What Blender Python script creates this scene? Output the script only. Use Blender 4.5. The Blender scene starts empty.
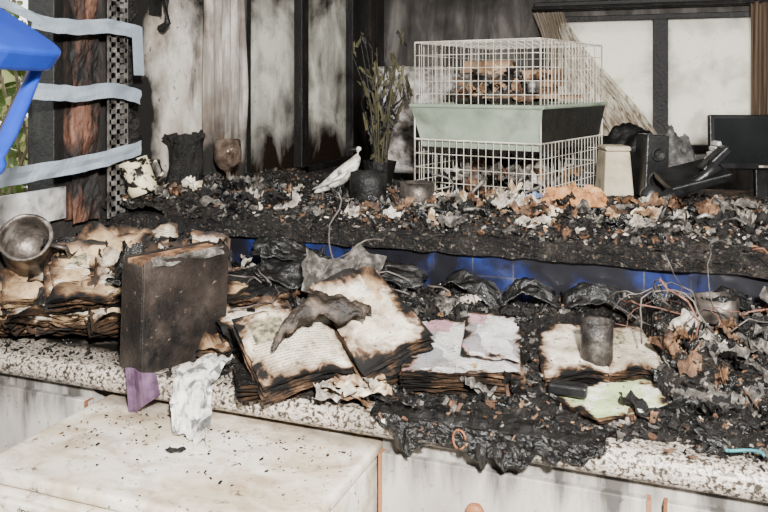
import bpy, math, random
from mathutils import Vector, Matrix, noise, Euler
random.seed(7)
R=random
YAW=math.radians(21)
# ------------------------------------------------------------------ helpers
class MB:
    def __init__(s): s.v=[];s.f=[];s.m=[];s.uv=[]
    def add(s,vs,fs,m=0,uvs=None):
        o=len(s.v); s.v+= [tuple(p) for p in vs]
        for i,f in enumerate(fs):
            s.f.append([o+k for k in f]); s.m.append(m)
            s.uv.append([uvs[k] for k in f] if uvs else [(0.5,0.5)]*len(f))
    def box(s,c,d,m=0,M=None,jit=0):
        vs=[]
        for z in(-.5,.5):
            for y in(-.5,.5):
                for x in(-.5,.5):
                    p=Vector((x*d[0]+R.uniform(-jit,jit)*d[0],y*d[1]+R.uniform(-jit,jit)*d[1],z*d[2]+R.uniform(-jit,jit)*d[2]))
                    if M is not None: p=M@p
                    vs.append(p+Vector(c))
        s.add(vs,[(0,2,3,1),(4,5,7,6),(0,1,5,4),(2,6,7,3),(0,4,6,2),(1,3,7,5)],m)
    def grid(s,f,nx,ny,m=0):
        vs=[];uv=[]
        for j in range(ny+1):
            for i in range(nx+1):
                u=i/nx;v=j/ny; vs.append(f(u,v)); uv.append((u,v))
        fs=[(j*(nx+1)+i,j*(nx+1)+i+1,(j+1)*(nx+1)+i+1,(j+1)*(nx+1)+i) for j in range(ny) for i in range(nx)]
        s.add(vs,fs,m,uv)
    def tube(s,pts,rad,n=6,m=0,cap=True,flat=1.0):
        pts=[Vector(p) for p in pts]
        if not isinstance(rad,(list,tuple)): rad=[rad]*len(pts)
        vs=[];fs=[]; ref=Vector((0,0,1))
        t0=(pts[1]-pts[0]).normalized()
        if abs(t0.dot(ref))>.9: ref=Vector((1,0,0))
        for i,p in enumerate(pts):
            a=pts[max(i-1,0)];b=pts[min(i+1,len(pts)-1)]
            t=(b-a).normalized() if (b-a).length>1e-9 else t0
            x=ref.cross(t)
            if x.length<1e-4: x=Vector((0,1,0)).cross(t)
            x.normalize(); y=t.cross(x).normalized()
            for k in range(n):
                a_=2*math.pi*k/n
                vs.append(p+x*math.cos(a_)*rad[i]+y*math.sin(a_)*rad[i]*flat)
        for i in range(len(pts)-1):
            for k in range(n):
                fs.append((i*n+k,i*n+(k+1)%n,(i+1)*n+(k+1)%n,(i+1)*n+k))
        if cap:
            fs.append(tuple(range(n-1,-1,-1))); L=(len(pts)-1)*n; fs.append(tuple(L+k for k in range(n)))
        s.add(vs,fs,m)
    def lathe(s,prof,M,n=24,m=0,wob=0):
        vs=[];fs=[]
        for j,(r,z) in enumerate(prof):
            for k in range(n):
                a=2*math.pi*k/n; w=1+wob*noise.noise(Vector((math.cos(a)*1.3,math.sin(a)*1.3,z*20)))
                vs.append(M@Vector((r*w*math.cos(a),r*w*math.sin(a),z+wob*.02*noise.noise(Vector((math.cos(a)*3,math.sin(a)*3,9.))))))
        for j in range(len(prof)-1):
            for k in range(n): fs.append((j*n+k,j*n+(k+1)%n,(j+1)*n+(k+1)%n,(j+1)*n+k))
        s.add(vs,fs,m)
    def flake(s,c,size,m=0,tilt=.5):
        E=Euler((R.gauss(0,tilt),R.gauss(0,tilt),R.uniform(0,6.3))).to_matrix()
        asp=R.uniform(.3,1); cu=R.uniform(-1.2,1.2); vs=[]
        for j in range(3):
            for i in range(3):
                x=(i-1)/2+R.uniform(-.16,.16); y=((j-1)/2+R.uniform(-.16,.16))*asp
                z=cu*x*x*.7+R.uniform(-.07,.07)
                vs.append(E@Vector((x,y,z))*size+Vector(c))
        s.add(vs,[(0,1,4,3),(1,2,5,4),(3,4,7,6),(4,5,8,7)],m)
    def chunk(s,c,size,m=0,tilt=.6):
        E=Euler((R.gauss(0,tilt),R.gauss(0,tilt),R.uniform(0,6.3))).to_matrix()
        s.box(c,(size*R.uniform(.5,1.6),size*R.uniform(.3,.7),size*R.uniform(.2,.6)),m,E,.14)
    def lump(s,c,r,m=0,fl=.55):
        sd=R.uniform(0,99); ax=R.uniform(.7,1.5); yaw=R.uniform(0,6.3); cs,sn=math.cos(yaw),math.sin(yaw); nu,nv=14,8; vs=[]
        for j in range(nv+1):
            for i in range(nu):
                a=2*math.pi*i/nu;b_=math.pi*j/nv
                d=Vector((math.cos(a)*math.sin(b_),math.sin(a)*math.sin(b_),math.cos(b_)))
                k=1+.55*noise.noise(d*1.6+Vector((sd,0,0)))+.3*noise.noise(d*4+Vector((0,sd,0)))
                p=d*k*r; x,y=p.x*ax,p.y/ax; vs.append(Vector((x*cs-y*sn,x*sn+y*cs,p.z*fl))+Vector(c))
        s.add(vs,[(j*nu+i,j*nu+(i+1)%nu,(j+1)*nu+(i+1)%nu,(j+1)*nu+i) for j in range(nv) for i in range(nu)],m)
    def sheet(s,c,w,h,rot,amp,m=0,n=9,fr=1.0,rag=.12,curl=0):
        E=Euler(rot).to_matrix(); sd=R.uniform(0,100)
        def f(u,v):
            x=(u-.5);y=(v-.5)
            q=Vector((x*3*fr+sd,y*3*fr,sd)); e=1+rag*noise.noise(Vector((x*5,y*5,sd)))*2
            z=amp*(noise.noise(q)*1.2+abs(noise.noise(q*2.3))*.9+noise.noise(q*5)*.3)+curl*(x*x*4)
            return E@Vector((x*w*e,y*h*e,z))+Vector(c)
        s.grid(f,n,n,m)
    def build(s,name,mats,smooth=False,parent=None,solid=0,bevel=0,sub=0):
        me=bpy.data.meshes.new(name); me.from_pydata(s.v,[],s.f); 
        for m in mats: me.materials.append(m)
        me.polygons.foreach_set('material_index',s.m)
        ul=me.uv_layers.new(name='UVMap'); fl=[]
        for u in s.uv:
            for a in u: fl+= [a[0],a[1]]
        ul.data.foreach_set('uv',fl)
        if smooth: me.polygons.foreach_set('use_smooth',[True]*len(me.polygons))
        me.update(); o=bpy.data.objects.new(name,me); bpy.context.collection.objects.link(o)
        if solid:
            d=o.modifiers.new('t','SOLIDIFY'); d.thickness=solid
        if bevel:
            d=o.modifiers.new('b','BEVEL'); d.width=bevel; d.segments=3; d.limit_method='ANGLE'
        if sub:
            d=o.modifiers.new('s','SUBSURF'); d.levels=sub; d.render_levels=sub
        if parent: o.parent=parent
        return o
def empty(name):
    o=bpy.data.objects.new(name,None); bpy.context.collection.objects.link(o); o.empty_display_size=.1; return o
def boxo(name,c,d,mat,parent=None,bevel=0,M=None):
    b=MB(); b.box(c,d,0,M); return b.build(name,[mat],parent=parent,bevel=bevel)
def T(x,y,z,yaw=0.0,rx=0.0,ry=0.0):
    return Matrix.Translation((x,y,z))@Matrix.Rotation(yaw,4,'Z')@Matrix.Rotation(ry,4,'Y')@Matrix.Rotation(rx,4,'X')
def fbm(x,y,s,oct=5,z=0.):
    a=0;am=1;f=s
    for _ in range(oct):
        a+=am*noise.noise(Vector((x*f,y*f,z)));am*=.55;f*=2.1
    return a
# ------------------------------------------------------------------ materials
def ramp(nt,stops,interp='LINEAR'):
    r=nt.nodes.new('ShaderNodeValToRGB'); cr=r.color_ramp; cr.interpolation=interp
    while len(cr.elements)<len(stops): cr.elements.new(.5)
    for e,(p,c) in zip(cr.elements,stops): e.position=p; e.color=(c[0],c[1],c[2],1)
    return r
def mixc(nt,fac,a,b):
    m=nt.nodes.new('ShaderNodeMix'); m.data_type='RGBA'
    for i,x in ((0,fac),(6,a),(7,b)):
        if hasattr(x,'links'): nt.links.new(x,m.inputs[i])
        elif i==0: m.inputs[0].default_value=x
        else: m.inputs[i].default_value=(x[0],x[1],x[2],1)
    return m.outputs[2]
def math_(nt,op,a,b=None,c=None,clamp=False):
    m=nt.nodes.new('ShaderNodeMath'); m.operation=op; m.use_clamp=clamp
    for i,x in enumerate((a,b,c)):
        if x is None: continue
        if hasattr(x,'links'): nt.links.new(x,m.inputs[i])
        else: m.inputs[i].default_value=x
    return m.outputs[0]
def nz(nt,vec,scale,detail=6,dist=0,rough=.6):
    n=nt.nodes.new('ShaderNodeTexNoise'); n.inputs['Scale'].default_value=scale; n.inputs['Detail'].default_value=detail
    n.inputs['Distortion'].default_value=dist; n.inputs['Roughness'].default_value=rough
    nt.links.new(vec,n.inputs['Vector']); return n.outputs[0]
def mapr(nt,v,lo,hi,a=0,b=1):
    m=nt.nodes.new('ShaderNodeMapRange'); m.inputs[1].default_value=lo;m.inputs[2].default_value=hi;m.inputs[3].default_value=a;m.inputs[4].default_value=b
    nt.links.new(v,m.inputs[0]); return m.outputs[0]
def base(name):
    m=bpy.data.materials.new(name); m.use_nodes=True; nt=m.node_tree
    return m,nt,nt.nodes['Principled BSDF'],nt.nodes.new('ShaderNodeTexCoord')
def proc(name,stops,scale=5,detail=8,rough=.8,bump=.3,bscale=None,stretch=(1,1,1),soot=None,metallic=0,dist=0,spec=.3,interp='LINEAR',bd=.01):
    m,nt,p,tc=base(name)
    mp=nt.nodes.new('ShaderNodeMapping'); mp.inputs['Scale'].default_value=stretch; nt.links.new(tc.outputs['Object'],mp.inputs[0])
    n=nz(nt,mp.outputs[0],scale,detail,dist); r=ramp(nt,stops,interp); nt.links.new(n,r.inputs[0]); col=r.outputs[0]
    for so in (soot or []):
        mp2=nt.nodes.new('ShaderNodeMapping'); mp2.inputs['Scale'].default_value=so.get('stretch',(1,1,1)); nt.links.new(tc.outputs['Object'],mp2.inputs[0])
        f=nz(nt,mp2.outputs[0],so['scale'],8,so.get('dist',.3))
        for ax,a,b,w in so.get('grad',[]):
            sp=nt.nodes.new('ShaderNodeSeparateXYZ'); nt.links.new(tc.outputs['Object'],sp.inputs[0])
            g=mapr(nt,sp.outputs[ax],a,b,0,w); f=math_(nt,'ADD',f,g)
        fac=mapr(nt,f,so['lo'],so['hi'],0,so.get('max',1)); col=mixc(nt,fac,col,so.get('col',(.008,.007,.006)))
    nt.links.new(col,p.inputs['Base Color'])
    p.inputs['Roughness'].default_value=rough; p.inputs['Metallic'].default_value=metallic
    p.inputs['Specular IOR Level'].default_value=spec
    if bump:
        bn=nz(nt,tc.outputs['Object'],bscale or scale*4,8); bu=nt.nodes.new('ShaderNodeBump'); bu.inputs['Strength'].default_value=bump; bu.inputs['Distance'].default_value=bd
        nt.links.new(bn,bu.inputs['Height']); nt.links.new(bu.outputs[0],p.inputs['Normal'])
    return m
K=(.003,.0027,.0025)
char=proc('char',[(.3,K),(.55,(.007,.0062,.0055)),(.72,(.03,.025,.021))],60,rough=.48,bump=.8,bscale=180,spec=.3)
chargloss=proc('char_gloss',[(.35,(.003,.003,.003)),(.7,(.012,.011,.010))],30,rough=.25,bump=.7,bscale=90,spec=.5)
ashg=proc('ash_grey',[(.3,(.012,.011,.009)),(.5,(.065,.058,.05)),(.7,(.24,.215,.19))],45,rough=.8,bump=.5,bscale=150)
ashl=proc('ash_light',[(.3,(.06,.05,.04)),(.5,(.3,.265,.22)),(.7,(.62,.57,.5))],35,rough=.9,bump=.4,bscale=120)
brown=proc('scorched_brown',[(.3,(.012,.007,.005)),(.5,(.075,.038,.02)),(.7,(.30,.165,.085))],25,rough=.65,bump=.5,bscale=100)
paperb=proc('scorched_paper',[(.3,(.02,.013,.01)),(.43,(.22,.13,.065)),(.52,(.56,.48,.36)),(.75,(.76,.71,.62))],14,rough=.85,bump=.15,bscale=60)
rubble=proc('rubble_bed',[(.3,K),(.55,(.007,.006,.0055)),(.68,(.03,.026,.022)),(.8,(.12,.11,.095))],38,rough=.48,bump=1,bscale=140,spec=.35,bd=.02,
   soot=[dict(scale=9,lo=.52,hi=.78,max=.45,col=(.10,.084,.07)),dict(scale=90,lo=.58,hi=.68,max=.65,col=(.25,.21,.17)),dict(scale=130,lo=.62,hi=.70,max=.65,col=(.16,.075,.035))])
DM=[char,chargloss,ashg,ashl,brown,paperb]
granite=proc('granite_laminate',[(.3,(.03,.024,.018)),(.42,(.14,.11,.085)),(.475,(.34,.295,.245)),(.54,(.52,.465,.40)),(.62,(.21,.17,.14))],130,detail=3,rough=.4,bump=.05,interp='CONSTANT',
   soot=[dict(scale=6,lo=.5,hi=.72,max=.7,col=(.04,.03,.022)),dict(scale=9,lo=.75,hi=.95,grad=[(0,-.75,-.5,.35),(0,-.25,-.05,-.25)],max=.97),dict(scale=5,lo=.72,hi=.9,grad=[(1,1.49,1.58,.42)])])
tile_m,nt,p,tc=base('blue_tile')
sx=nt.nodes.new('ShaderNodeSeparateXYZ'); nt.links.new(tc.outputs['Object'],sx.inputs[0]); cx=nt.nodes.new('ShaderNodeCombineXYZ')
nt.links.new(sx.outputs[0],cx.inputs[0]); nt.links.new(sx.outputs[2],cx.inputs[1])
bt=nt.nodes.new('ShaderNodeTexBrick'); bt.offset=0; bt.inputs['Scale'].default_value=1; bt.inputs['Brick Width'].default_value=.105; bt.inputs['Row Height'].default_value=.105; bt.inputs['Mortar Size'].default_value=.002
bt.inputs['Color1'].default_value=(.008,.02,.11,1);bt.inputs['Color2'].default_value=(.011,.027,.145,1);bt.inputs['Mortar'].default_value=(.08,.08,.095,1)
nt.links.new(cx.outputs[0],bt.inputs['Vector'])
f=mapr(nt,nz(nt,tc.outputs['Object'],5,7,.5),.42,.54); f2=mapr(nt,nz(nt,tc.outputs['Object'],25,6,.2),.3,.68,0,.85)
c=mixc(nt,f,bt.outputs[0],(.004,.004,.005)); c=mixc(nt,f2,c,(.008,.008,.013)); nt.links.new(c,p.inputs['Base Color']); p.inputs['Roughness'].default_value=.3
wall_bk=proc('sooted_plaster',[(.3,(.018,.016,.014)),(.5,(.065,.058,.053)),(.7,(.2,.182,.168))],3.5,rough=.85,bump=.15,bscale=40,stretch=(1.6,1,.5),dist=.6,
   soot=[dict(scale=2.5,lo=.6,hi=.95,grad=[(2,1.85,2.1,.45)]),dict(scale=9,lo=.5,hi=.75,max=.8,stretch=(2,1,.4))])
wall_wh=proc('scorched_white_wall',[(.3,(.42,.37,.31)),(.6,(.68,.64,.57))],6,rough=.7,bump=.1,
   soot=[dict(scale=4,lo=.44,hi=.64,col=(.10,.05,.026),stretch=(1,1,.6),max=.85),dict(scale=3,lo=.58,hi=.76,grad=[(1,2.38,2.10,.38),(2,1.70,1.88,.28)]),dict(scale=8,lo=.7,hi=.85,grad=[(2,1.45,1.15,.42)]),dict(scale=40,lo=.60,hi=.68,max=.75),dict(scale=5,lo=.55,hi=.70,stretch=(1,1.8,.5),max=.9)])
wall_bl=proc('charred_wall',[(.3,K),(.55,(.02,.017,.015)),(.75,(.10,.075,.06))],12,rough=.8,bump=.8,bscale=40,stretch=(1,1,.3))
wall_room=proc('smoky_wall',[(.3,(.3,.28,.26)),(.7,(.5,.48,.45))],3,rough=.9,bump=.1)
ceil_m=proc('smoky_ceiling',[(.3,(.08,.075,.07)),(.7,(.3,.28,.26))],2,rough=.9,bump=.1)
floor_m=proc('dirty_floor',[(.3,(.05,.045,.04)),(.7,(.25,.22,.2))],4,rough=.8,bump=.2)
frame_m=proc('charred_frame',[(.3,K),(.6,(.010,.009,.008)),(.8,(.05,.042,.037))],20,rough=.5,bump=.5,bscale=70,stretch=(1,1,.3))
wood_ch=proc('burnt_timber',[(.35,K),(.47,(.03,.014,.01)),(.6,(.14,.062,.038)),(.8,(.32,.21,.15))],14,rough=.7,bump=1,bscale=30,stretch=(2,2,.25),
   soot=[dict(scale=9,lo=.43,hi=.56,stretch=(1,1,.4))])
def pane(name,grads,lo,hi,streak=.0,c0=(.86,.84,.78)):
    m,nt,p,tc=base(name); nt.nodes.remove(p)
    out=nt.nodes['Material Output']
    f=nz(nt,tc.outputs['Object'],4,8,.5); 
    if streak:
        mp=nt.nodes.new('ShaderNodeMapping'); mp.inputs['Scale'].default_value=(7,7,1.6); nt.links.new(tc.outputs['Object'],mp.inputs[0])
        f=math_(nt,'ADD',f,math_(nt,'MULTIPLY',math_(nt,'SUBTRACT',nz(nt,mp.outputs[0],1.5,6),.5),streak))
    sp=nt.nodes.new('ShaderNodeSeparateXYZ'); nt.links.new(tc.outputs['Object'],sp.inputs[0])
    for ax,a,b,w in grads: f=math_(nt,'ADD',f,mapr(nt,sp.outputs[ax],a,b,0,w))
    fac=mapr(nt,f,lo,hi); s2=mapr(nt,nz(nt,tc.outputs['Object'],60,4),.62,.72,0,.6)
    col=mixc(nt,fac,c0,(.035,.024,.017)); col=mixc(nt,s2,col,(.1,.07,.05))
    d=nt.nodes.new('ShaderNodeBsdfDiffuse'); t=nt.nodes.new('ShaderNodeBsdfTranslucent'); mx=nt.nodes.new('ShaderNodeMixShader'); mx.inputs[0].default_value=.6
    nt.links.new(col,d.inputs[0]);nt.links.new(col,t.inputs[0]);nt.links.new(d.outputs[0],mx.inputs[1]);nt.links.new(t.outputs[0],mx.inputs[2]);nt.links.new(mx.outputs[0],out.inputs[0])
    return m
pane_b=pane('frosted_glass_clean',[(2,1.45,1.2,.2)],.48,1.0,.25,(.84,.81,.73))
pane_l=pane('frosted_glass_sooty',[(2,1.5,1.15,.35),(2,1.78,2.1,.22)],.40,.80,.4,(.76,.74,.68))
def page(name,kind=0,burn=.16,paper=(.68,.61,.48),edge=.22,dirt=.5):
    m,nt,p,tc=base(name); sp=nt.nodes.new('ShaderNodeSeparateXYZ'); nt.links.new(tc.outputs['UV'],sp.inputs[0]); u,v=sp.outputs[0],sp.outputs[1]
    iu=math_(nt,'SUBTRACT',1,u); iv=math_(nt,'SUBTRACT',1,v)
    e=math_(nt,'MINIMUM',math_(nt,'MINIMUM',u,iu),math_(nt,'MINIMUM',v,iv))
    n1=nz(nt,tc.outputs['Object'],16,6,.3); e2=math_(nt,'ADD',e,math_(nt,'MULTIPLY',math_(nt,'SUBTRACT',n1,.5),.7))
    stain=mapr(nt,nz(nt,tc.outputs['Object'],11,7,.8),.42,.68,0,.75)
    col=mixc(nt,stain,paper,(paper[0]*.52,paper[1]*.43,paper[2]*.32))
    if kind==0 or kind==1:
        fr=math_(nt,'FRACT',math_(nt,'MULTIPLY',v,26)); ln=math_(nt,'GREATER_THAN',fr,.5)
        mp=nt.nodes.new('ShaderNodeMapping'); mp.inputs['Scale'].default_value=(45,26,1); nt.links.new(tc.outputs['UV'],mp.inputs[0])
        g=math_(nt,'GREATER_THAN',nz(nt,mp.outputs[0],1,1),.43); inm=math_(nt,'GREATER_THAN',e,.08)
        t=math_(nt,'MULTIPLY',math_(nt,'MULTIPLY',ln,g),inm); t=math_(nt,'MULTIPLY',t,.6 if kind==0 else .12)
        col=mixc(nt,t,col,(.08,.08,.07))
        if kind==0:
            a=math_(nt,'MULTIPLY',math_(nt,'MULTIPLY',math_(nt,'LESS_THAN',u,.5),math_(nt,'GREATER_THAN',u,.12)),math_(nt,'MULTIPLY',math_(nt,'GREATER_THAN',v,.55),math_(nt,'LESS_THAN',v,.9)))
            pc=ramp(nt,[(.4,(.05,.05,.035)),(.6,(.36,.31,.2))]); nt.links.new(nz(nt,tc.outputs['UV'],12),pc.inputs[0]); col=mixc(nt,a,col,pc.outputs[0])
    if kind==2:
        vo=nt.nodes.new('ShaderNodeTexVoronoi'); vo.distance='CHEBYCHEV'; vo.inputs['Scale'].default_value=3.6; nt.links.new(tc.outputs['UV'],vo.inputs['Vector'])
        ss_=nt.nodes.new('ShaderNodeSeparateColor'); nt.links.new(vo.outputs['Color'],ss_.inputs[0])
        pc=ramp(nt,[(0,(.68,.66,.64)),(.35,(.26,.25,.27)),(.48,(.72,.70,.69)),(.68,(.45,.24,.28)),(.8,(.58,.57,.57))],'CONSTANT'); nt.links.new(ss_.outputs[0],pc.inputs[0])
        fr=math_(nt,'GREATER_THAN',math_(nt,'FRACT',math_(nt,'MULTIPLY',v,34)),.55)
        mp=nt.nodes.new('ShaderNodeMapping'); mp.inputs['Scale'].default_value=(50,34,1); nt.links.new(tc.outputs['UV'],mp.inputs[0])
        g=math_(nt,'GREATER_THAN',nz(nt,mp.outputs[0],1,1),.45)
        col=mixc(nt,math_(nt,'MULTIPLY',math_(nt,'MULTIPLY',fr,g),.5),pc.outputs[0],(.12,.11,.11)); col=mixc(nt,math_(nt,'MULTIPLY',stain,.45),col,(.3,.25,.2))
    if kind==3:
        pc=ramp(nt,[(0,(.3,.42,.16)),(.5,(.42,.5,.25)),(.56,(.66,.64,.55))]); nt.links.new(nz(nt,tc.outputs['UV'],2.5,3),pc.inputs[0]); col=mixc(nt,math_(nt,'MULTIPLY',stain,.4),pc.outputs[0],(.25,.22,.15))
    d2=mapr(nt,nz(nt,tc.outputs['Object'],26,8,.6),.48,.70,0,dirt); col=mixc(nt,d2,col,(.05,.038,.029))
    br=mapr(nt,e2,burn*.4,burn+edge*.5); col=mixc(nt,br,(.11,.058,.03),col)
    bk=mapr(nt,e2,burn*-.1,burn*.7); col=mixc(nt,bk,(.005,.0045,.004),col)
    sk=mapr(nt,nz(nt,tc.outputs['Object'],110,3),.62,.68,0,.85); col=mixc(nt,sk,col,(.02,.015,.012))
    nt.links.new(col,p.inputs['Base Color']); p.inputs['Roughness'].default_value=.65; p.inputs['Specular IOR Level'].default_value=.3
    return m
pg_text=page('page_text',0,.045); pg_stain=page('page_stained',1,.06,(.74,.66,.54),dirt=.75); pg_mag=page('page_magazine',2,.025,edge=.08,dirt=.5); pg_green=page('page_green',3,.03,edge=.1,dirt=.5)
pg_edge=page('page_edges',1,.16,(.56,.40,.23)); pg_dark=page('page_burnt',1,.42,(.35,.2,.1))
white_ap=proc('stained_white_enamel',[(.35,(.46,.38,.27)),(.5,(.62,.55,.44)),(.65,(.76,.72,.64))],7,rough=.38,bump=.05,dist=.6,
  soot=[dict(scale=55,lo=.62,hi=.68,max=.85),dict(scale=9,lo=.48,hi=.68,max=.65,col=(.27,.175,.095),dist=1.2,stretch=(1,1.6,1)),dict(scale=5,lo=.60,hi=.8,max=.8,grad=[(1,1.33,1.5,.2)],col=(.10,.065,.04)),dict(scale=20,lo=.54,hi=.72,max=.45,col=(.16,.11,.07),dist=1)])
cab_m=proc('smoked_cabinet_laminate',[(.3,(.28,.25,.22)),(.5,(.42,.385,.34)),(.7,(.56,.53,.49))],5,rough=.55,bump=.05,stretch=(1,1,.4),
  soot=[dict(scale=7,lo=.56,hi=.78,grad=[(2,.72,.84,.25)],max=.85,stretch=(2,1,.35)),dict(scale=70,lo=.62,hi=.7,max=.6)])
trim_w=proc('wood_edging',[(.3,(.10,.035,.015)),(.7,(.34,.14,.06))],20,rough=.5,stretch=(1,1,.2))
binder_m=proc('burnt_leatherette',[(.35,(.008,.006,.005)),(.5,(.024,.018,.015)),(.7,(.07,.054,.045))],8,rough=.4,bump=.35,bscale=120,spec=.4,
  soot=[dict(scale=6,lo=.5,hi=.66,col=(.004,.004,.004)),dict(scale=45,lo=.64,hi=.72,col=(.24,.16,.12),max=.6)])
purple=proc('purple_card',[(.35,(.03,.015,.03)),(.55,(.13,.075,.13)),(.7,(.24,.17,.23))],14,rough=.35,bump=.1)
cloth_w=proc('sooty_cloth',[(.35,(.25,.22,.19)),(.5,(.62,.6,.56)),(.7,(.78,.77,.74))],14,rough=.9,bump=.3,soot=[dict(scale=28,lo=.50,hi=.60,max=.85)])
wirew=proc('white_coated_wire',[(.35,(.30,.27,.22)),(.6,(.70,.66,.56))],8,rough=.5,bump=0)
tray_m=proc('grey_green_plastic',[(.3,(.16,.20,.145)),(.7,(.28,.32,.25))],6,rough=.5,bump=.05,soot=[dict(scale=9,lo=.48,hi=.8,max=.7)])
plblack=proc('melted_black_plastic',[(.4,(.004,.004,.0045)),(.7,(.018,.018,.018))],12,rough=.32,bump=.3,bscale=30,spec=.4)
screen=proc('dark_screen',[(.4,(.004,.005,.006)),(.7,(.014,.016,.016))],3,rough=.2,bump=0)
beige=proc('heat_stained_beige_plastic',[(.35,(.34,.27,.18)),(.65,(.54,.47,.35))],9,rough=.6,bump=.1,soot=[dict(scale=8,lo=.50,hi=.72,max=.85)])
ceramic=proc('smoked_ceramic',[(.35,(.2,.17,.14)),(.5,(.6,.57,.5)),(.7,(.78,.77,.72))],22,rough=.35,bump=.3,soot=[dict(scale=26,lo=.52,hi=.64,max=.85)])
cream=proc('cream_mug',[(.3,(.5,.42,.24)),(.6,(.68,.62,.43))],10,rough=.35,bump=.05,soot=[dict(scale=20,lo=.52,hi=.56),dict(scale=8,lo=.62,hi=.7,col=(.35,.25,.04))])
tinm=proc('sooted_tin',[(.35,(.02,.018,.017)),(.55,(.12,.10,.085)),(.7,(.38,.34,.3))],18,rough=.4,bump=.3,metallic=.6)
bluep=proc('blue_paint',[(.3,(.008,.032,.28)),(.7,(.013,.05,.38))],8,rough=.3,bump=.05)
tape_m=proc('silver_tape',[(.3,(.20,.245,.29)),(.7,(.36,.41,.47))],10,rough=.4,bump=.2,bscale=60,metallic=.15)
metal=proc('galvanised_strip',[(.35,(.03,.026,.022)),(.55,(.2,.185,.17)),(.7,(.42,.4,.38))],22,rough=.45,metallic=.5,bump=.3)
curtg=proc('grey_curtain',[(.3,(.06,.048,.038)),(.5,(.22,.195,.17)),(.7,(.52,.48,.43))],5,rough=.9,stretch=(6,6,.5),bump=.2,
  soot=[dict(scale=4,lo=.58,hi=.86,grad=[(2,1.5,1.2,.4),(2,1.72,1.95,.28)]),dict(scale=6,lo=.5,hi=.7,max=.7,col=(.07,.04,.025))])
curtb=proc('brown_curtain',[(.3,(.04,.026,.017)),(.7,(.19,.13,.085))],6,rough=.9,stretch=(8,8,.5),bump=.2)
def net(name,c0,c1,tr):
    m,nt,p,tc=base(name); out=nt.nodes['Material Output']; nt.nodes.remove(p)
    mp=nt.nodes.new('ShaderNodeMapping'); mp.inputs['Scale'].default_value=(9,9,.7); nt.links.new(tc.outputs['Object'],mp.inputs[0])
    n=nz(nt,mp.outputs[0],6,6); r=ramp(nt,[(.35,c0),(.6,c1)]); nt.links.new(n,r.inputs[0])
    d=nt.nodes.new('ShaderNodeBsdfDiffuse'); t=nt.nodes.new('ShaderNodeBsdfTranslucent'); tp=nt.nodes.new('ShaderNodeBsdfTransparent'); a=nt.nodes.new('ShaderNodeMixShader'); b_=nt.nodes.new('ShaderNodeMixShader')
    nt.links.new(r.outputs[0],d.inputs[0]);nt.links.new(r.outputs[0],t.inputs[0]); a.inputs[0].default_value=.5; nt.links.new(d.outputs[0],a.inputs[1]);nt.links.new(t.outputs[0],a.inputs[2])
    nt.links.new(mapr(nt,n,.42,.6,0,tr),b_.inputs[0]); nt.links.new(a.outputs[0],b_.inputs[1]);nt.links.new(tp.outputs[0],b_.inputs[2]);nt.links.new(b_.outputs[0],out.inputs[0]); return m
curt=net('smoked_net_curtain',(.22,.16,.11),(.75,.66,.54),.55)
orange=proc('orange_foam',[(.35,(.08,.03,.012)),(.5,(.40,.18,.07)),(.7,(.60,.36,.18))],30,rough=.9,bump=1,bscale=80)
wire_o=proc('bare_copper_wire',[(.35,(.05,.02,.012)),(.6,(.22,.10,.07))],30,rough=.5,bump=0)
wire_k=proc('burnt_wire',[(.35,(.015,.011,.011)),(.6,(.10,.085,.075))],30,rough=.5,bump=0)
teal=proc('teal_cord',[(.3,(.02,.10,.12)),(.7,(.05,.2,.22))],20,rough=.5,bump=0)
leafd=proc('dead_leaf',[(.3,(.015,.013,.008)),(.6,(.07,.062,.03)),(.75,(.17,.145,.07))],12,rough=.8,bump=.1)
leafg=proc('leaf_green',[(.3,(.03,.06,.012)),(.7,(.15,.2,.045))],3,rough=.6,bump=0)
leafy=proc('leaf_yellow',[(.3,(.18,.2,.05)),(.7,(.45,.44,.2))],3,rough=.6,bump=0)
bark=proc('bark',[(.3,(.05,.035,.02)),(.7,(.15,.11,.07))],10,rough=.9)
grass=proc('lawn',[(.3,(.03,.07,.015)),(.7,(.1,.17,.04))],4,rough=1)
fluff=proc('burnt_cushion_fabric',[(.35,(.10,.085,.075)),(.5,(.36,.33,.3)),(.7,(.6,.58,.55))],18,rough=1,bump=1,bscale=50,soot=[dict(scale=10,lo=.5,hi=.7,max=.85)])
glass_m,nt,p,tc=base('smoked_glass'); p.inputs['Roughness'].default_value=.08;p.inputs['Transmission Weight'].default_value=.85
n=mapr(nt,nz(nt,tc.outputs['Object'],25,5),.4,.65); nt.links.new(mixc(nt,n,(.6,.45,.35),(.05,.025,.018)),p.inputs['Base Color'])
blk=proc('mottled_black',[(.4,(.003,.003,.003)),(.7,(.013,.012,.011))],20,rough=.5,bump=.5)
paint_w=proc('white_sill_paint',[(.35,(.3,.28,.26)),(.6,(.6,.59,.57))],8,rough=.5,soot=[dict(scale=9,lo=.46,hi=.66)])
card=proc('scorched_cardboard',[(.35,(.05,.028,.016)),(.5,(.24,.14,.08)),(.7,(.42,.3,.2))],10,rough=.85,bump=.2)
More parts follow.
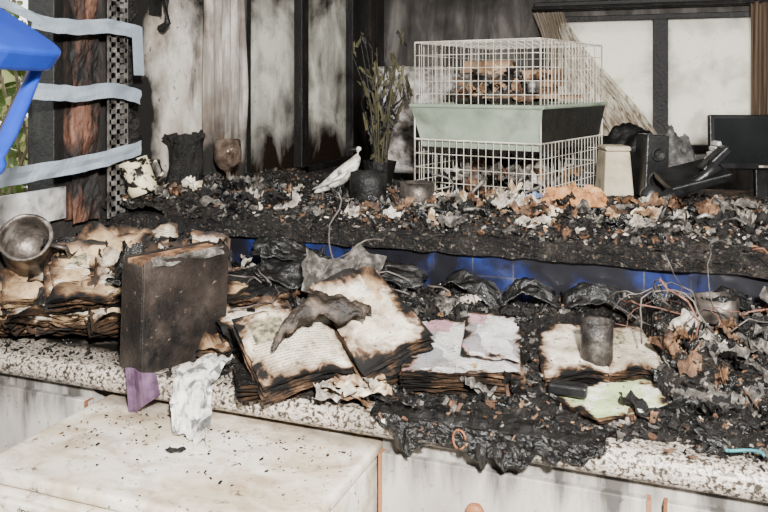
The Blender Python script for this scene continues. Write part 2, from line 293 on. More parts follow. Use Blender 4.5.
# ------------------------------------------------------------------ room shell
X0=-1.70; YB=4.43; H=2.5
boxo('floor',(.5,1.3,-.05),(4.6,6.6,.1),floor_m)
boxo('ceiling',(.5,1.3,H+.05),(4.6,6.6,.1),ceil_m)
boxo('wall_right',(2.75,1.3,H/2),(.1,6.4,H),wall_room)
boxo('wall_front',(.5,-1.95,H/2),(4.6,.1,H),wall_room)
e=empty('wall_left'); xw=X0-.06
def lw(n,y0,y1,z0,z1,m): boxo(n,(xw,(y0+y1)/2,(z0+z1)/2),(.12,y1-y0,z1-z0),m,e)
WY1=1.82
lw('near_section',-1.9,1.15,0,H,wall_room); lw('below_opening',1.15,WY1,0,1.16,wall_bl); lw('above_opening',1.15,WY1,2.3,H,wall_bl)
lw('pier',WY1,2.10,0,H,wall_bl); lw('plaster_panel',2.10,2.86,0,H,wall_wh)
lw('below_panes',2.86,4.05,0,1.13,wall_bl); lw('above_panes',2.86,4.05,2.3,H,wall_bl); lw('corner',4.05,YB+.12,0,H,wall_bl)
e=empty('wall_back'); WX0,WX1,WZ0,WZ1=-.72,1.25,1.19,1.91
def bw(n,x0,x1,z0,z1): boxo(n,((x0+x1)/2,YB+.06,(z0+z1)/2),(x1-x0,.12,z1-z0),wall_bk,e)
bw('left_part',X0,WX0,0,H); bw('right_part',WX1,2.7,0,H); bw('lower_part',WX0,WX1,0,WZ0); bw('upper_part',WX0,WX1,WZ1,H)
e=empty('window_1'); b=MB()
for x,w in((WX0+.02,.04),(-.15,.075),(.34,.06),(.8,.06),(WX1-.02,.04)): b.box((x,YB+.03,(WZ0+WZ1)/2),(w,.07,WZ1-WZ0))
b.box(((WX0+WX1)/2,YB+.03,WZ0+.02),(WX1-WX0,.075,.04)); b.box(((WX0+WX1)/2,YB+.03,WZ1-.012),(WX1-WX0,.075,.03))
b.build('frame',[frame_m],parent=e,bevel=.004)
boxo('pane',((WX0+WX1)/2,YB+.04,(WZ0+WZ1)/2),(WX1-WX0-.04,.006,WZ1-WZ0-.04),pane_b,e)
boxo('trim_1',(.25,YB-.03,WZ1+.055),(2.1,.06,.05),frame_m,bevel=.006)
boxo('trim_2',(.25,YB-.05,WZ0-.02),(2.0,.12,.03),paint_w,bevel=.004)
e=empty('window_2'); b=MB()
for y0,y1 in((2.83,2.87),(3.33,3.40),(3.93,4.05)): b.box((X0-.02,(y0+y1)/2,1.715),(.07,y1-y0,1.17))
b.box((X0-.02,3.45,1.145),(.07,1.19,.03)); b.box((X0-.02,3.45,2.285),(.07,1.19,.03))
b.build('frame',[frame_m],parent=e,bevel=.004)
boxo('pane',(X0-.03,3.45,1.715),(.006,1.15,1.12),pane_l,e)
e=empty('window_3'); b=MB()
for y in(1.17,WY1-.015): b.box((X0-.03,y,1.73),(.08,.04,1.14))
yc=(1.15+WY1)/2; yl=WY1-1.15
b.box((X0-.03,yc,2.28),(.08,yl,.04)); b.box((X0-.03,yc,1.18),(.08,yl,.04))
b.box((X0-.03,1.30,1.73),(.03,.03,1.1)); b.build('frame',[frame_m],parent=e,bevel=.004)
b=MB(); b.box((X0+.025,1.56,1.205),(.012,.5,.09)); b.build('board',[paint_w],parent=e)
b=MB()
for i in range(8):
    y=1.2+i*.075; b.add([(X0-.03,y,1.2),(X0-.03,y+.06,1.2),(X0-.03,y+R.uniform(.01,.05),1.2+R.uniform(.02,.06))],[(0,1,2)])
b.build('glass_shards',[blk],parent=e)
e=empty('charred_timber_post'); b=MB()
def postf(u,v):
    y=1.825+u*.11; z=1.14+v*1.34; return Vector((X0+.04+.022*fbm(y,z*.5,14),y,z))
b.grid(postf,14,90,0); b.box((X0+.012,1.88,1.82),(.02,.11,1.34)); b.build('post',[wood_ch],parent=e)
b=MB()
def pf2(u,v):
    y=2.03+u*.10; z=1.14+v*1.34; return Vector((X0+.02+.035*fbm(y,z,18),y,z))
b.grid(pf2,10,90,0); b.build('burnt_plaster',[char],parent=e)
e=empty('perforated_metal_strip'); b=MB(); ys=(1.945,1.984,2.022)
for y in ys: b.box((X0+.07,y,1.82),(.004,.014,1.36))
z=1.15
while z<2.49: b.box((X0+.07,1.984,z),(.004,.08,.014)); z+=.031
b.box((X0+.045,2.026,1.82),(.05,.004,1.36)); b.build('strip',[metal],parent=e)
b=MB(); b.tube([(X0+.01,2.25,1.86),(X0+.05,2.25,1.83),(X0+.05,2.26,1.75),(X0+.02,2.265,1.73)],[.012,.014,.012,.016],8); b.box((X0+.008,2.25,1.82),(.016,.05,.09)); b.build('wall_hook',[blk],smooth=False)
def tape(pts,w=.042):
    b=MB()
    P=[Vector(p) for p in pts]
    n=len(P)-1
    def f(u,v):
        t=u*n; i=min(int(t),n-1); a=P[i].lerp(P[i+1],t-i); s=Vector((0,0,1))
        return a+s*(v-.5)*w+Vector((.014*noise.noise(a*12+Vector((0,0,v*2))),0,.003*noise.noise(a*25)))
    b.grid(f,n*8,3); return b
et=empty('silver_duct_tape')
xt=X0+.10
tape([(xt,1.61,1.707),(xt,1.70,1.70),(xt,1.80,1.702),(xt,1.90,1.714),(xt,1.98,1.71),(xt,2.053,1.702)],.042).build('strip_1',[tape_m],parent=et)
b=MB(); b.grid(lambda u,v:Vector((xt+.005,2.005+u*.05+.01*v,1.72-v*.15)),2,6); b.build('strip_1_tail',[tape_m],parent=et)
tape([(xt,1.58,1.525),(xt,1.70,1.52),(xt,1.78,1.514),(xt,1.906,1.525),(xt,1.97,1.52),(xt,2.053,1.50)],.044).build('strip_2',[tape_m],parent=et)
tape([(xt,1.48,1.307),(xt,1.60,1.31),(xt,1.771,1.317),(xt,1.906,1.325),(xt,2.06,1.345)],.045).build('strip_3',[tape_m],parent=et)
tape([(xt,1.46,1.76),(xt,1.56,1.735),(xt,1.64,1.71)],.03).build('strip_4',[tape_m],parent=et)
b=MB()
def cf(u,v):
    y=2.49+u*.27; z=1.16+v*1.3; return Vector((X0+.05+.02*math.sin(u*30+math.sin(z*3))+.01*noise.noise(Vector((y*8,z*3,0))),y+.008*math.sin(z*9+u*7),z))
b.grid(cf,50,40); b.build('sooty_curtain',[curtg],smooth=True,solid=.003)
b=MB()
def cf2(u,v):
    x0=-.80+.18*v; x1=-.62+.52*v**1.15; x=x0+(x1-x0)*u
    z=1.93-.72*v-.04*math.sin(u*3.1)*v; return Vector((x+.02*math.sin(v*5+u*4),YB-.10+.025*math.sin(u*48+v*3),z+.05*noise.noise(Vector((u*14,v*3,5)))*v))
b.grid(cf2,90,40); b.build('tattered_curtain',[curt],smooth=True)
b=MB(); b.grid(lambda u,v:Vector((.275+u*.22,YB-.09+.02*math.sin(u*38+v),1.95-v*.72+.01*noise.noise(Vector((u*9,v,2))))),40,20); b.build('brown_curtain',[curtb],smooth=True,solid=.002)
b=MB(); b.tube([(-.8,YB-.09,1.955),(1.4,YB-.09,1.955)],.01,8); b.build('curtain_rod',[frame_m])
# ------------------------------------------------------------------ outside
b=MB(); b.box((-6,2,-.3),(9,16,.1)); b.build('garden_ground',[grass])
b=MB()
for i in range(11000):
    x=R.uniform(-3.7,-2.35); y=R.uniform(1.0,4.4); z=R.uniform(.6,2.9)
    if noise.noise(Vector((x*2.2,y*2.2,z*2.2)))<-.02: continue
    b.flake((x,y,z),R.uniform(.02,.05),0 if R.random()<.55 else 1,1.0)
for i in range(3000):
    b.flake((R.uniform(-6,-4.4),R.uniform(1.5,9),R.uniform(-.2,2.6)),R.uniform(.08,.2),0 if R.random()<.7 else 1,1.0)
for i in range(40):
    x=R.uniform(-3.6,-2.8);y=R.uniform(1.2,4); pts=[Vector((x,y,-.3))]
    for k in range(9): pts.append(pts[-1]+Vector((R.uniform(-.15,.12),R.uniform(-.18,.18),.38)))
    b.tube(pts,[.014-.0012*k for k in range(10)],5,2)
b.build('garden_bush',[leafg,leafy,bark])
# ------------------------------------------------------------------ counter
CZ=.90; CY0,CY1=1.45,2.0; CX0,CX1=X0,.95
e=empty('kitchen_counter'); b=MB()
r=.028
prof=[(CY1,CZ),(CY0+r,CZ)]
for k in range(1,9):
    a=math.pi*k/8; prof.append((CY0+r-math.sin(a)*r,CZ-r+math.cos(a)*r))
prof+= [(CY1,CZ-2*r)]
n=len(prof)
vs=[(CX0,y,z) for y,z in prof]+[(CX1,y,z) for y,z in prof]
b.add(vs,[(k,(k+1)%n,n+(k+1)%n,n+k) for k in range(n)]+[tuple(range(n))[::-1],tuple(range(n,2*n))]); b.build('worktop',[granite],parent=e)
e=empty('base_cabinet'); boxo('carcass',(.1875,1.74,.42),(1.525,.5,.838),cab_m,e)
boxo('carcass_left',(-1.49,1.74,.42),(.40,.5,.838),cab_m,e)
for i,(x0,x1) in enumerate(((-1.69,-1.29),(-.575,-.065),(-.045,.44),(.46,.94))):
    boxo('door_panel_%d'%i,((x0+x1)/2,1.478,.46),(x1-x0,.018,.71),cab_m,e,bevel=.003)
    for k,x in enumerate((x0+.004,x1-.004)): boxo('edging_%d_%d'%(i,k),(x,1.476,.46),(.006,.024,.712),trim_w,e)
b=MB(); b.lathe([(.0,0),(.016,.0),(.018,.01),(.01,.018),(.008,.03)],T(-.375,1.44,.745,0,-math.pi/2),16); b.build('knob',[trim_w],smooth=True,parent=e)
BZ=1.15; BY0,BY1=2.0,3.10
e=empty('breakfast_bar'); 
b=MB()
def barf(u,v):
    x=X0+u*2.9; return Vector((x,BY0-.02+v*(BY1-BY0)+(.014*fbm(x,0,9) if v<.01 else 0),BZ+(.006*fbm(x,1,14) if v<.01 else 0)))
b.grid(barf,190,6); o=b.build('bar_top',[rubble],parent=e); m_=o.modifiers.new('t','SOLIDIFY'); m_.thickness=.042; m_.offset=-1
boxo('half_wall',((X0+1.2)/2,2.08,.552),(2.9,.12,1.104),wall_bl,e)
boxo('tile_splashback',((X0+1.2)/2,2.012,1.0),(2.9,.012,.21),tile_m,e)
boxo('rear_support',((X0+1.2)/2,3.02,.55),(2.9,.06,1.1),wall_bl,e)
e=empty('desk'); boxo('top',(.55,3.64,1.035),(1.9,.85,.03),wood_ch,e)
for i,(x,y) in enumerate(((-.35,3.27),(1.45,3.27),(-.35,4.0),(1.45,4.0))): boxo('leg_%d'%i,(x,y,.51),(.05,.05,1.02),frame_m,e)
# ------------------------------------------------------------------ debris fields
def ss(a,b,x):
    t=max(0,min(1,(x-a)/(b-a))); return t*t*(3-2*t)
QB=[(-.80,1.38),(-.64,1.48),(-.50,1.62),(-.71,1.80),(-.83,1.66),(-.94,1.52)]
QM=[(-.545,1.523),(-.315,1.593),(-.40,1.90),(-.60,1.80)]
QO=[(-.274,1.62),(-.155,1.68),(-.045,1.74),(-.105,1.965),(-.208,1.95),(-.335,1.86)]
QG=[(-.271,1.60),(-.16,1.535),(-.03,1.635),(-.101,1.76)]
def inq(q,x,y):
    for i in range(len(q)):
        a=q[i];b_=q[(i+1)%len(q)]
        if (b_[0]-a[0])*(y-a[1])-(b_[1]-a[1])*(x-a[0])<-.0005: return False
    return True
def clear(x,y): return inq(QB,x,y) or inq(QM,x,y) or inq(QO,x,y) or inq(QG,x,y)
def hc(x,y):
    t=(y-CY0)/(CY1-CY0)
    left=ss(.22,1.0,t)*.14-.012
    right=.008+(.105+.03*ss(-.3,0,x))*ss(.15,1.0,t)+.01*math.exp(-((x-.02)**2+(y-1.75)**2)/.02)
    k=ss(-.95,-.6,x); h=left*(1-k)+right*k
    if x>-.22 and y<1.56: h-=.03*ss(-.22,-.02,x)*ss(1.56,1.46,y)
    rr=fbm(x,y,9,6)
    h=h+.021*rr+.013*abs(noise.noise(Vector((x*40,y*40,3))))
    if inq(QM,x,y) or inq(QO,x,y): h=min(h,.018)
    if inq(QG,x,y): h=min(h,.008)
    if inq(QB,x,y): h=min(h,.03)
    return h
def hb(x,y):
    h=.006+.03*ss(-1.25,-1.6,x)+.018*math.exp(-(y-2.15)**2/.02)
    if y>2.5: h-=.012
    return h+.018*fbm(x,y,11,6,4.)+.012*abs(noise.noise(Vector((x*35,y*35,7))))
b=MB(); b.grid(lambda u,v:Vector((CX0+.01+u*2.6,CY0+.018+v*.525,CZ+max(-.01,hc(CX0+.01+u*2.6,CY0+.018+v*.525)))),420,95)
def dkind(w): return R.choices(range(6),w)[0]
for i in range(11500):
    x=R.uniform(-1.68,.75); y=R.uniform(1.46,1.985)
    cl_=clear(x,y)
    if cl_ and R.random()<.98: continue
    h=hc(x,y)
    if h<.0 and R.random()<.93: continue
    if x<-1.0 and y<1.53 and R.random()<.8: continue
    m=dkind([.40,.24,.18,.03,.13,.018] if x>-.45 else [.48,.28,.13,.012,.08,.01])+1
    s=R.choice([.004,.006,.009,.013,.018])
    if cl_: s=.004
    z=CZ+max(h,0)+R.uniform(.0,.006)+(.05 if cl_ else 0)
    if m in(4,6): s=min(s,.009)
    (b.chunk if R.random()<.4 else b.flake)((x,y,z),s,m)
for i in range(130):
    x=R.uniform(-1.15,.6); y=R.uniform(1.5,1.96)
    if clear(x,y) or (x<-1 and y<1.6): continue
    b.lump((x,y,CZ+max(0,hc(x,y))),R.uniform(.008,.022),R.choice([1,1,2,2,3,0]))
for i in range(340):
    x=R.uniform(-1.6,.6); y=R.uniform(1.56,1.95)
    if clear(x,y): continue
    if x<-1.18 and y<1.85: continue
    b.sheet((x,y,CZ+max(0,hc(x,y))+.005),R.uniform(.03,.11),R.uniform(.025,.07),(R.gauss(0,.25),R.gauss(0,.25),R.uniform(0,6)),.020,R.choices([1,2,3,5,4],[2,3.4,2.8,1.5,.45])[0],10,curl=R.uniform(-.012,.018))
def dr(u,v):
    x=-.58+u*.44; t=v
    lim=.050*(.75+.8*fbm(x,0,11,4))*ss(0,.12,u)*ss(1,.85,u)+.006
    if t<.4: y=1.50-.05*(t/.4); z=CZ+.014+.008*fbm(x,y,20)
    else: y=1.438+.005*fbm(x,t,25); z=CZ+.008-(t-.4)/.6*max(.004,lim)*1.15
    return Vector((x,y+.006*fbm(x*1.3,z,30),z))
b.grid(dr,110,20,2)
for i in range(260):
    u=R.random(); p=dr(u,R.random()**.8); (b.flake if i%2 else b.chunk)((p.x,p.y-.001,p.z),R.choice([.004,.006,.009]),dkind([.5,.3,.1,.01,.08,.01])+1,.8)
for u,l in((.14,.022),(.5,.026),(.57,.016)):
    p=dr(u,.9); b.tube([p+Vector((0,.004,.02)),p+Vector((0,-.001,0)),p+Vector((.002,0,-l*.6)),p+Vector((.001,0,-l))],[.014,.011,.008,.004],8,2)
for i in range(10):
    u=R.random(); p=dr(u,R.uniform(.5,1)); b.lump(p,R.uniform(.008,.013),2,.8)
for i in range(280):
    x=R.uniform(-1.6,.4); b.chunk((x,R.uniform(1.46,1.54),CZ+.003),R.uniform(.003,.009),1)
b.build('charred_debris_pile',[rubble]+DM)
b=MB(); b.grid(lambda u,v:Vector((X0+.01+u*2.8,BY0-.02+v*1.07,BZ+max(-.004,hb(X0+.01+u*2.8,BY0-.02+v*1.07))-(.02*(1-ss(0,.05,v))))),400,140)
for i in range(9000):
    x=R.uniform(-1.68,.85); y=R.uniform(1.99,3.0) if R.random()<.6 else R.uniform(1.99,2.4)
    w=[.44,.25,.17,.035,.11,.02] if x<-.9 else [.36,.19,.22,.06,.14,.03]
    m=dkind(w)+1; s=R.choice([.005,.008,.012,.018])
    z=BZ+max(hb(x,y),0)+R.uniform(-.002,.008)
    if y<2.01: z-=R.uniform(.0,.01)
    (b.chunk if R.random()<.4 else b.flake)((x,y,z),s,m)
for i in range(150):
    x=R.uniform(-1.6,.8); y=R.uniform(2.03,2.7)
    b.lump((x,y,BZ+max(0,hb(x,y))),R.uniform(.008,.022),R.choices([1,2,3,4,5],[4,4,3,.4,1.4])[0])
for i in range(250):
    x=R.uniform(-1.6,.8); y=R.uniform(2.03,2.65); kk=[3,4,2.6,.6,1.6,.4] if x<-.9 else [3,3.4,2.8,1.0,2.0,.8]
    b.sheet((x,y,BZ+max(0,hb(x,y))+.006),R.uniform(.03,.10),R.uniform(.025,.065),(R.gauss(0,.35),R.gauss(0,.3),R.uniform(0,6)),.02,R.choices([1,2,3,4,5,6],kk)[0],9,curl=R.uniform(-.01,.02))
b.build('charred_rubble_heap',[rubble]+DM)
# ------------------------------------------------------------------ appliance
e=empty('tumble_dryer')
b=MB(); b.box((-.915,1.36,.40),(.66,.50,.80)); b.build('body',[white_ap],parent=e,bevel=.012)
b=MB(); b.box((-.915,1.365,.816),(.675,.49,.026)); b.build('lid',[white_ap],parent=e,bevel=.009)
b=MB(); b.box((-.915,1.104,.745),(.655,.016,.10)); b.build('control_panel',[white_ap],parent=e,bevel=.005)
b=MB(); b.lathe([(0,0),(.03,0),(.028,.02),(0,.022)],T(-.68,1.097,.745,0,math.pi/2),20); b.build('dial',[paint_w],parent=e,smooth=False)
b=MB(); b.lathe([(.0,0),(.17,0),(.19,.012),(.17,.02),(.13,.02),(.12,.005)],T(-.915,1.11,.42,0,math.pi/2),36); b.build('porthole_door',[paint_w],parent=e)
for k,(t,xx,zz) in enumerate((('dryer',-1.12,.779),('Sensor / Heat',-1.065,.779))):
    cu=bpy.data.curves.new('label','FONT'); cu.body=t; cu.size=.016; o=bpy.data.objects.new('label_%d'%k,cu); bpy.context.collection.objects.link(o)
    o.location=(xx,1.0955,zz); o.rotation_euler=(math.pi/2,0,0); cu.materials.append(blk); o.parent=e; cu.extrude=.0003
b=MB()
for i in range(320):
    x=R.uniform(-1.23,-.6); y=1.44-abs(R.gauss(0,.12)); 
    if y<1.13: continue
    (b.chunk if R.random()<.5 else b.flake)((x,y,.831),R.choice([.002,.003,.004,.006]),R.choice([0,0,1,4]),.2)
b.sheet((-.93,1.30,.834),.035,.018,(0,0,.2),.004,0,6)
b.build('soot_crumbs',DM)
# ------------------------------------------------------------------ books
def bil(c,u,v): return (c[0]*(1-u)+c[1]*u)*(1-v)+(c[3]*(1-u)+c[2]*u)*v
def block(b,corn,n,thick,jit,mt,ms,wav=.004,curl=0,sag=0,dk=2):
    C=[Vector(c) for c in corn]
    nrm=((C[1]-C[0]).cross(C[3]-C[0])).normalized()
    for i in range(n):
        off=-nrm*(thick*i/max(1,n-1)); cc=[c+off+Vector((R.uniform(-jit,jit),R.uniform(-jit,jit),0))*(0 if i==0 else 1) for c in C]; sd=R.uniform(0,50) if i>1 else 3+C[0].x*9
        def f(u,v):
            uu=u+.02*noise.noise(Vector((v*6,sd,0)))*(1 if u<.01 or u>.99 else 0); vv=v+.02*noise.noise(Vector((u*6,sd,4)))*(1 if v<.01 or v>.99 else 0)
            p=bil(cc,uu,vv); d=max(abs(u-.5),abs(v-.5))*2
            return p+nrm*(wav*noise.noise(Vector((u*3,v*3,sd)))+wav*.4*noise.noise(Vector((u*9,v*9,sd)))+curl*(d**4)*max(0,noise.noise(Vector((u*2.1,v*2.1,sd+9))))+sag*math.sin(u*math.pi))
        b.grid(f,18,18,mt if i==0 else (ms if (i%4) else dk))
PM=[pg_text,pg_edge,pg_dark,pg_stain,pg_mag,pg_green,binder_m,char]
e=empty('open_book')
b=MB(); block(b,[(-.79,1.39,.938),(-.640,1.49,.968),(-.775,1.635,1.036),(-.937,1.516,1.026)],14,.045,.006,0,1,.007,.014,.012); b.build('left_pages',PM,smooth=True,parent=e)
b=MB(); block(b,[(-.622,1.499,.960),(-.515,1.623,1.008),(-.715,1.795,1.098),(-.82,1.658,1.072)],18,.06,.008,3,1,.012,.018,.012); b.build('right_pages',PM,smooth=True,parent=e)
e=empty('burnt_book_stack')
for k,(cx_,cy,z,w,d,a,n) in enumerate([(-.75,1.58,.938,.24,.18,.45,9),(-.69,1.62,.972,.22,.15,.9,9),(-.82,1.51,.930,.18,.14,.6,7),(-.62,1.60,.935,.17,.14,.75,8)]):
    M=T(cx_,cy,z,a); b=MB(); cs=[M@Vector((sx_*w/2,sy*d/2,0)) for sx_,sy in((-1,-1),(1,-1),(1,1),(-1,1))]
    block(b,cs,n,.03,.01,7,2,.006,.01); b.build('book_%d'%k,PM,parent=e)
b=MB(); block(b,[(-.545,1.518,.962),(-.315,1.588,.962),(-.40,1.90,.985),(-.60,1.80,.98)],20,.052,.008,4,1,.007,.014)
block(b,[(-.45,1.62,.977),(-.325,1.61,.979),(-.37,1.88,.996),(-.50,1.86,.996)],1,.0,.0,4,1,.007,.012); b.build('magazine_stack',PM,smooth=True)
e=empty('open_magazine')
b=MB(); block(b,[(-.274,1.62,.948),(-.155,1.69,.952),(-.21,1.92,.97),(-.335,1.86,.97)],8,.025,.005,3,1,.006,.008,.008); b.build('left_pages',PM,smooth=True,parent=e)
b=MB(); block(b,[(-.152,1.69,.952),(-.045,1.75,.948),(-.105,1.965,.97),(-.208,1.92,.97)],8,.025,.005,0,1,.006,.008,.008); b.build('right_pages',PM,smooth=True,parent=e)
b=MB(); block(b,[(-.271,1.60,.926),(-.16,1.525,.922),(-.03,1.625,.926),(-.101,1.76,.934)],5,.012,.006,5,1,.004,.008); b.build('green_leaflet',PM,smooth=True)
e=empty('scorched_folder_heap')
specs=[(-1.50,1.66,.955,.26,.24,.2,0,1),(-1.46,1.62,.985,.27,.20,.45,.05,0),(-1.52,1.66,1.015,.24,.22,-.1,.18,3),(-1.40,1.66,1.035,.25,.2,.6,.12,1),(-1.54,1.70,1.07,.22,.18,.5,.45,3),(-1.33,1.66,.985,.2,.18,.9,.25,3),
 (-1.34,1.72,1.04,.22,.18,.6,.4,3),(-1.40,1.80,1.095,.2,.16,.7,.45,0),(-1.22,1.70,.975,.16,.16,.4,.3,1),(-.98,1.64,.945,.18,.15,.2,.12,1),(-.97,1.68,.98,.17,.14,.9,.15,3),(-1.07,1.84,1.02,.18,.16,.6,.2,7),
 (-1.58,1.60,.975,.16,.2,-.3,.2,1),(-1.46,1.74,1.10,.2,.14,.3,.6,1),(-1.27,1.85,1.08,.18,.12,.6,.6,3),(-1.56,1.60,1.03,.18,.13,.9,.5,1),(-1.43,1.58,1.0,.18,.12,.5,.6,3),(-1.30,1.80,1.06,.17,.12,.8,.8,1),(-1.48,1.68,1.06,.19,.15,.8,.7,0),(-1.36,1.62,1.0,.15,.12,.2,.5,1)]
for k,(cx_,cy,z,w,d,a,tl,mt) in enumerate(specs):
    M=T(cx_,cy,z,a,tl,R.uniform(-.1,.1)); b=MB(); cs=[M@Vector((sx_*w/2,sy*d/2,0)) for sx_,sy in((-1,-1),(1,-1),(1,1),(-1,1))]
    block(b,cs,10,.034,.014,mt,R.choice([1,1,2]),.016,.05,0,R.choice([2,7])); b.build('folder_%d'%k,PM,smooth=True,parent=e)
b=MB()
for i in range(50):
    x=R.uniform(-1.66,-1.2); y=R.uniform(1.64,1.92); b.sheet((x,y,1.02+R.uniform(0,.09)*(1-abs(x+1.45)*1.5)),R.uniform(.05,.12),R.uniform(.04,.08),(R.gauss(.3,.4),R.gauss(0,.4),R.uniform(-1,1)),.022,R.choices([0,1,4,5],[5,5,2.0,.6])[0],11,curl=R.uniform(0,.04))
b.build('loose_sheets',DM,smooth=True,parent=e)
e=empty('box_file')
M=T(-1.125,1.566,.905,math.radians(71.3),.0,0)@Matrix.Rotation(math.radians(3),4,'X')
b=MB()
def bx(c,d,m=0):
    b.box((0,0,0),d,m); 
    for i in range(8): b.v[-8+i]=tuple(M@(Vector(b.v[-8+i])+Vector(c)))
bx((0,-.040,.125),(.234,.006,.25)); bx((0,.040,.125),(.234,.006,.25)); bx((.115,0,.125),(.005,.076,.25)); bx((-.115,0,.12),(.005,.076,.24)); b.build('case',[binder_m],parent=e,bevel=.002)
b=MB()
for k in range(15): bx((R.uniform(-.004,.004),-.035+k*.005,.124),(.222,.002,.244+R.uniform(-.006,.006)))
b.build('papers',[brown],parent=e)
b=MB(); b.grid(lambda u,v:M@Vector((-.1+u*.2,-.045-.004*math.sin(u*9+v*4),.236+v*.02+.006*noise.noise(Vector((u*6,v,0))))),14,4); b.build('peeling_edge',[ashg],parent=e)
b=MB(); b.grid(lambda u,v:Vector((-1.150+u*.085+.01*v,1.425-.012*u+.006*math.sin(u*8),.925-v*(.105-.06*u))),8,8); b.build('purple_folder',[purple],solid=.002)
b=MB()
def cl(u,v):
    P=[Vector((-1.0,1.56,.925)),Vector((-.99,1.445,.918)),Vector((-.965,1.40,.87)),Vector((-.93,1.345,.838))]
    t=v*3; i=min(int(t),2); p=P[i].lerp(P[i+1],t-i); w=.10*(.75+.35*math.sin(v*2.6))
    q=Vector((u*5,v*5,2)); return p+Vector(((u-.5)*w,-.02*(u-.5),.014*noise.noise(q)+.008*noise.noise(q*2.5)))+Vector((0,-.012*noise.noise(q+Vector((5,0,0))),0))
b.grid(cl,24,30); b.build('paper_rag',[cloth_w],solid=.002)
b=MB()
def gl(u,v):
    L=[Vector((-.80,1.46,1.0)),Vector((-.785,1.50,1.03)),Vector((-.755,1.54,1.06)),Vector((-.70,1.57,1.055)),Vector((-.645,1.585,1.045))]
    t=u*4; i=min(int(t),3); p=L[i].lerp(L[i+1],t-i); w=.028+.030*math.sin(u*3.14)
    a=(v-.5)*3.6; q=Vector((u*7,v*5,1)); return p+Vector((.1,-.7,0)).normalized()*math.sin(a)*w*.9+Vector((0,0,1))*(math.cos(a)*w*.45)+Vector((0,0,.016))*noise.noise(q)+Vector((0,0,.009))*abs(noise.noise(q*2.5))
b.grid(gl,40,24); b.build('charred_glove',[proc('scorched_leather',[(.3,(.005,.004,.003)),(.5,(.022,.016,.012)),(.7,(.12,.09,.07))],20,rough=.4,bump=.8,bscale=60)],smooth=True,solid=.004)
b=MB()
for i in range(9):
    x=R.uniform(-.68,-.58); y=1.46+(x+.66)*.5+R.uniform(-.02,.02)
    b.sheet((x,y,.925+R.uniform(0,.02)),R.uniform(.05,.1),R.uniform(.03,.06),(R.gauss(0,.25),R.gauss(.1,.3),R.uniform(0,6)),.014,R.choice([3,5,5,4,0]),8)
b.build('torn_paper_scraps',DM)
b=MB()
for (x,y,z,w,h,rt,cu,m) in [(-.98,1.86,1.06,.16,.12,(.5,.1,.2),.02,2),(-.86,1.84,1.05,.14,.12,(.9,.2,.6),.03,3),(-.72,1.92,1.06,.17,.10,(.3,-.2,.1),-.04,2),(-.50,1.93,1.05,.18,.08,(.2,.2,-.1),-.05,2),(-.38,1.92,1.05,.14,.07,(.3,-.3,.2),-.05,2),(-.80,1.92,1.06,.10,.10,(1.1,.3,0),.01,3),(-1.0,1.92,1.09,.2,.1,(.4,.3,.5),-.03,2),(-.2,1.94,1.05,.16,.07,(.4,.1,.2),-.04,2),(.05,1.93,1.06,.16,.08,(.4,-.1,.1),-.03,2),(.2,1.9,1.05,.14,.08,(.3,.2,.5),.03,3)]:
    b.sheet((x,y,z),w,h,rt,.02,m-1,16,.8,.1,cu)
b.build('warped_charred_sheets',DM,smooth=True,solid=.002)
def vessel(name,x,y,z,r,h,mat,wob=.06,top=1.0):
    b=MB(); b.lathe([(0,.003),(r*.9,0),(r,h*.1),(r*1.0,h*.6),(r*top,h),(r*top*.9,h),(r*.9,h*.6),(r*.86,h*.08),(0,h*.08)],T(x,y,z,R.random()*6),28,wob=wob)
    return b.build(name,[mat],smooth=True)
vessel('burnt_tumbler',-.186,1.735,.958,.034,.085,proc('charred_tumbler_metal',[(.35,(.01,.009,.008)),(.55,(.04,.034,.03)),(.7,(.16,.14,.12))],22,rough=.35,bump=.4,metallic=.4),.08)
b=MB(); b.box((-.226,1.60,.942),(.075,.03,.022)); b.build('cigarette_lighter',[plblack],bevel=.005)
vessel('scorched_tin',.05,1.88,1.03,.045,.05,tinm,.15)
b=MB(); MM=T(-1.60,1.60,1.12,.5,.9,.2); b.lathe([(0,-.06),(.055,-.06),(.062,-.04),(.062,.05),(.066,.055),(.066,.062),(.058,.062),(.056,.05),(.056,-.04),(0,-.045)],MM,30,wob=.06)
b.tube([MM@Vector(p) for p in((.06,0,.04),(.10,0,.035),(.105,0,-.01),(.062,0,-.035))],.006,8); b.build('sooty_metal_pot',[tinm],smooth=True)
b=MB()
for i in range(16):
    p=Vector((R.uniform(-.14,.12),R.uniform(1.75,1.93),R.uniform(1.0,1.06))); pts=[p]; d=Vector((R.gauss(0,1),R.gauss(0,.5),R.uniform(.2,1.2))).normalized()
    for k in range(R.randint(7,12)):
        d=(d+Vector((R.gauss(0,.45),R.gauss(0,.3),R.gauss(-.12,.35)))).normalized(); q=pts[-1]+d*.024; q.z=max(q.z,.99); q.y=min(q.y,1.96); pts.append(q)
    b.tube(pts,R.choice([.001,.0015,.002]),5,0 if R.random()<.45 else 1)
for i in range(14):
    p=Vector((R.uniform(-1.2,-.5),R.uniform(1.72,1.93),R.uniform(1.02,1.07))); pts=[p]; d=Vector((R.gauss(0,1),R.gauss(0,.5),.3)).normalized()
    for k in range(9):
        d=(d+Vector((R.gauss(0,.35),R.gauss(0,.2),R.gauss(-.1,.2)))).normalized(); q=pts[-1]+d*.024; q.z=max(q.z,1.0); q.y=min(q.y,1.97); pts.append(q)
    b.tube(pts,.0022,5,1)
b.build('burnt_cable_tangle',[wire_o,wire_k],smooth=True)
b=MB(); b.tube([Vector((.085+.030*math.cos(a),1.48+.012*math.sin(a),.918+.003*math.sin(2*a))) for a in [i*.4 for i in range(10)]],.003,6); b.build('teal_cord',[teal],smooth=True)
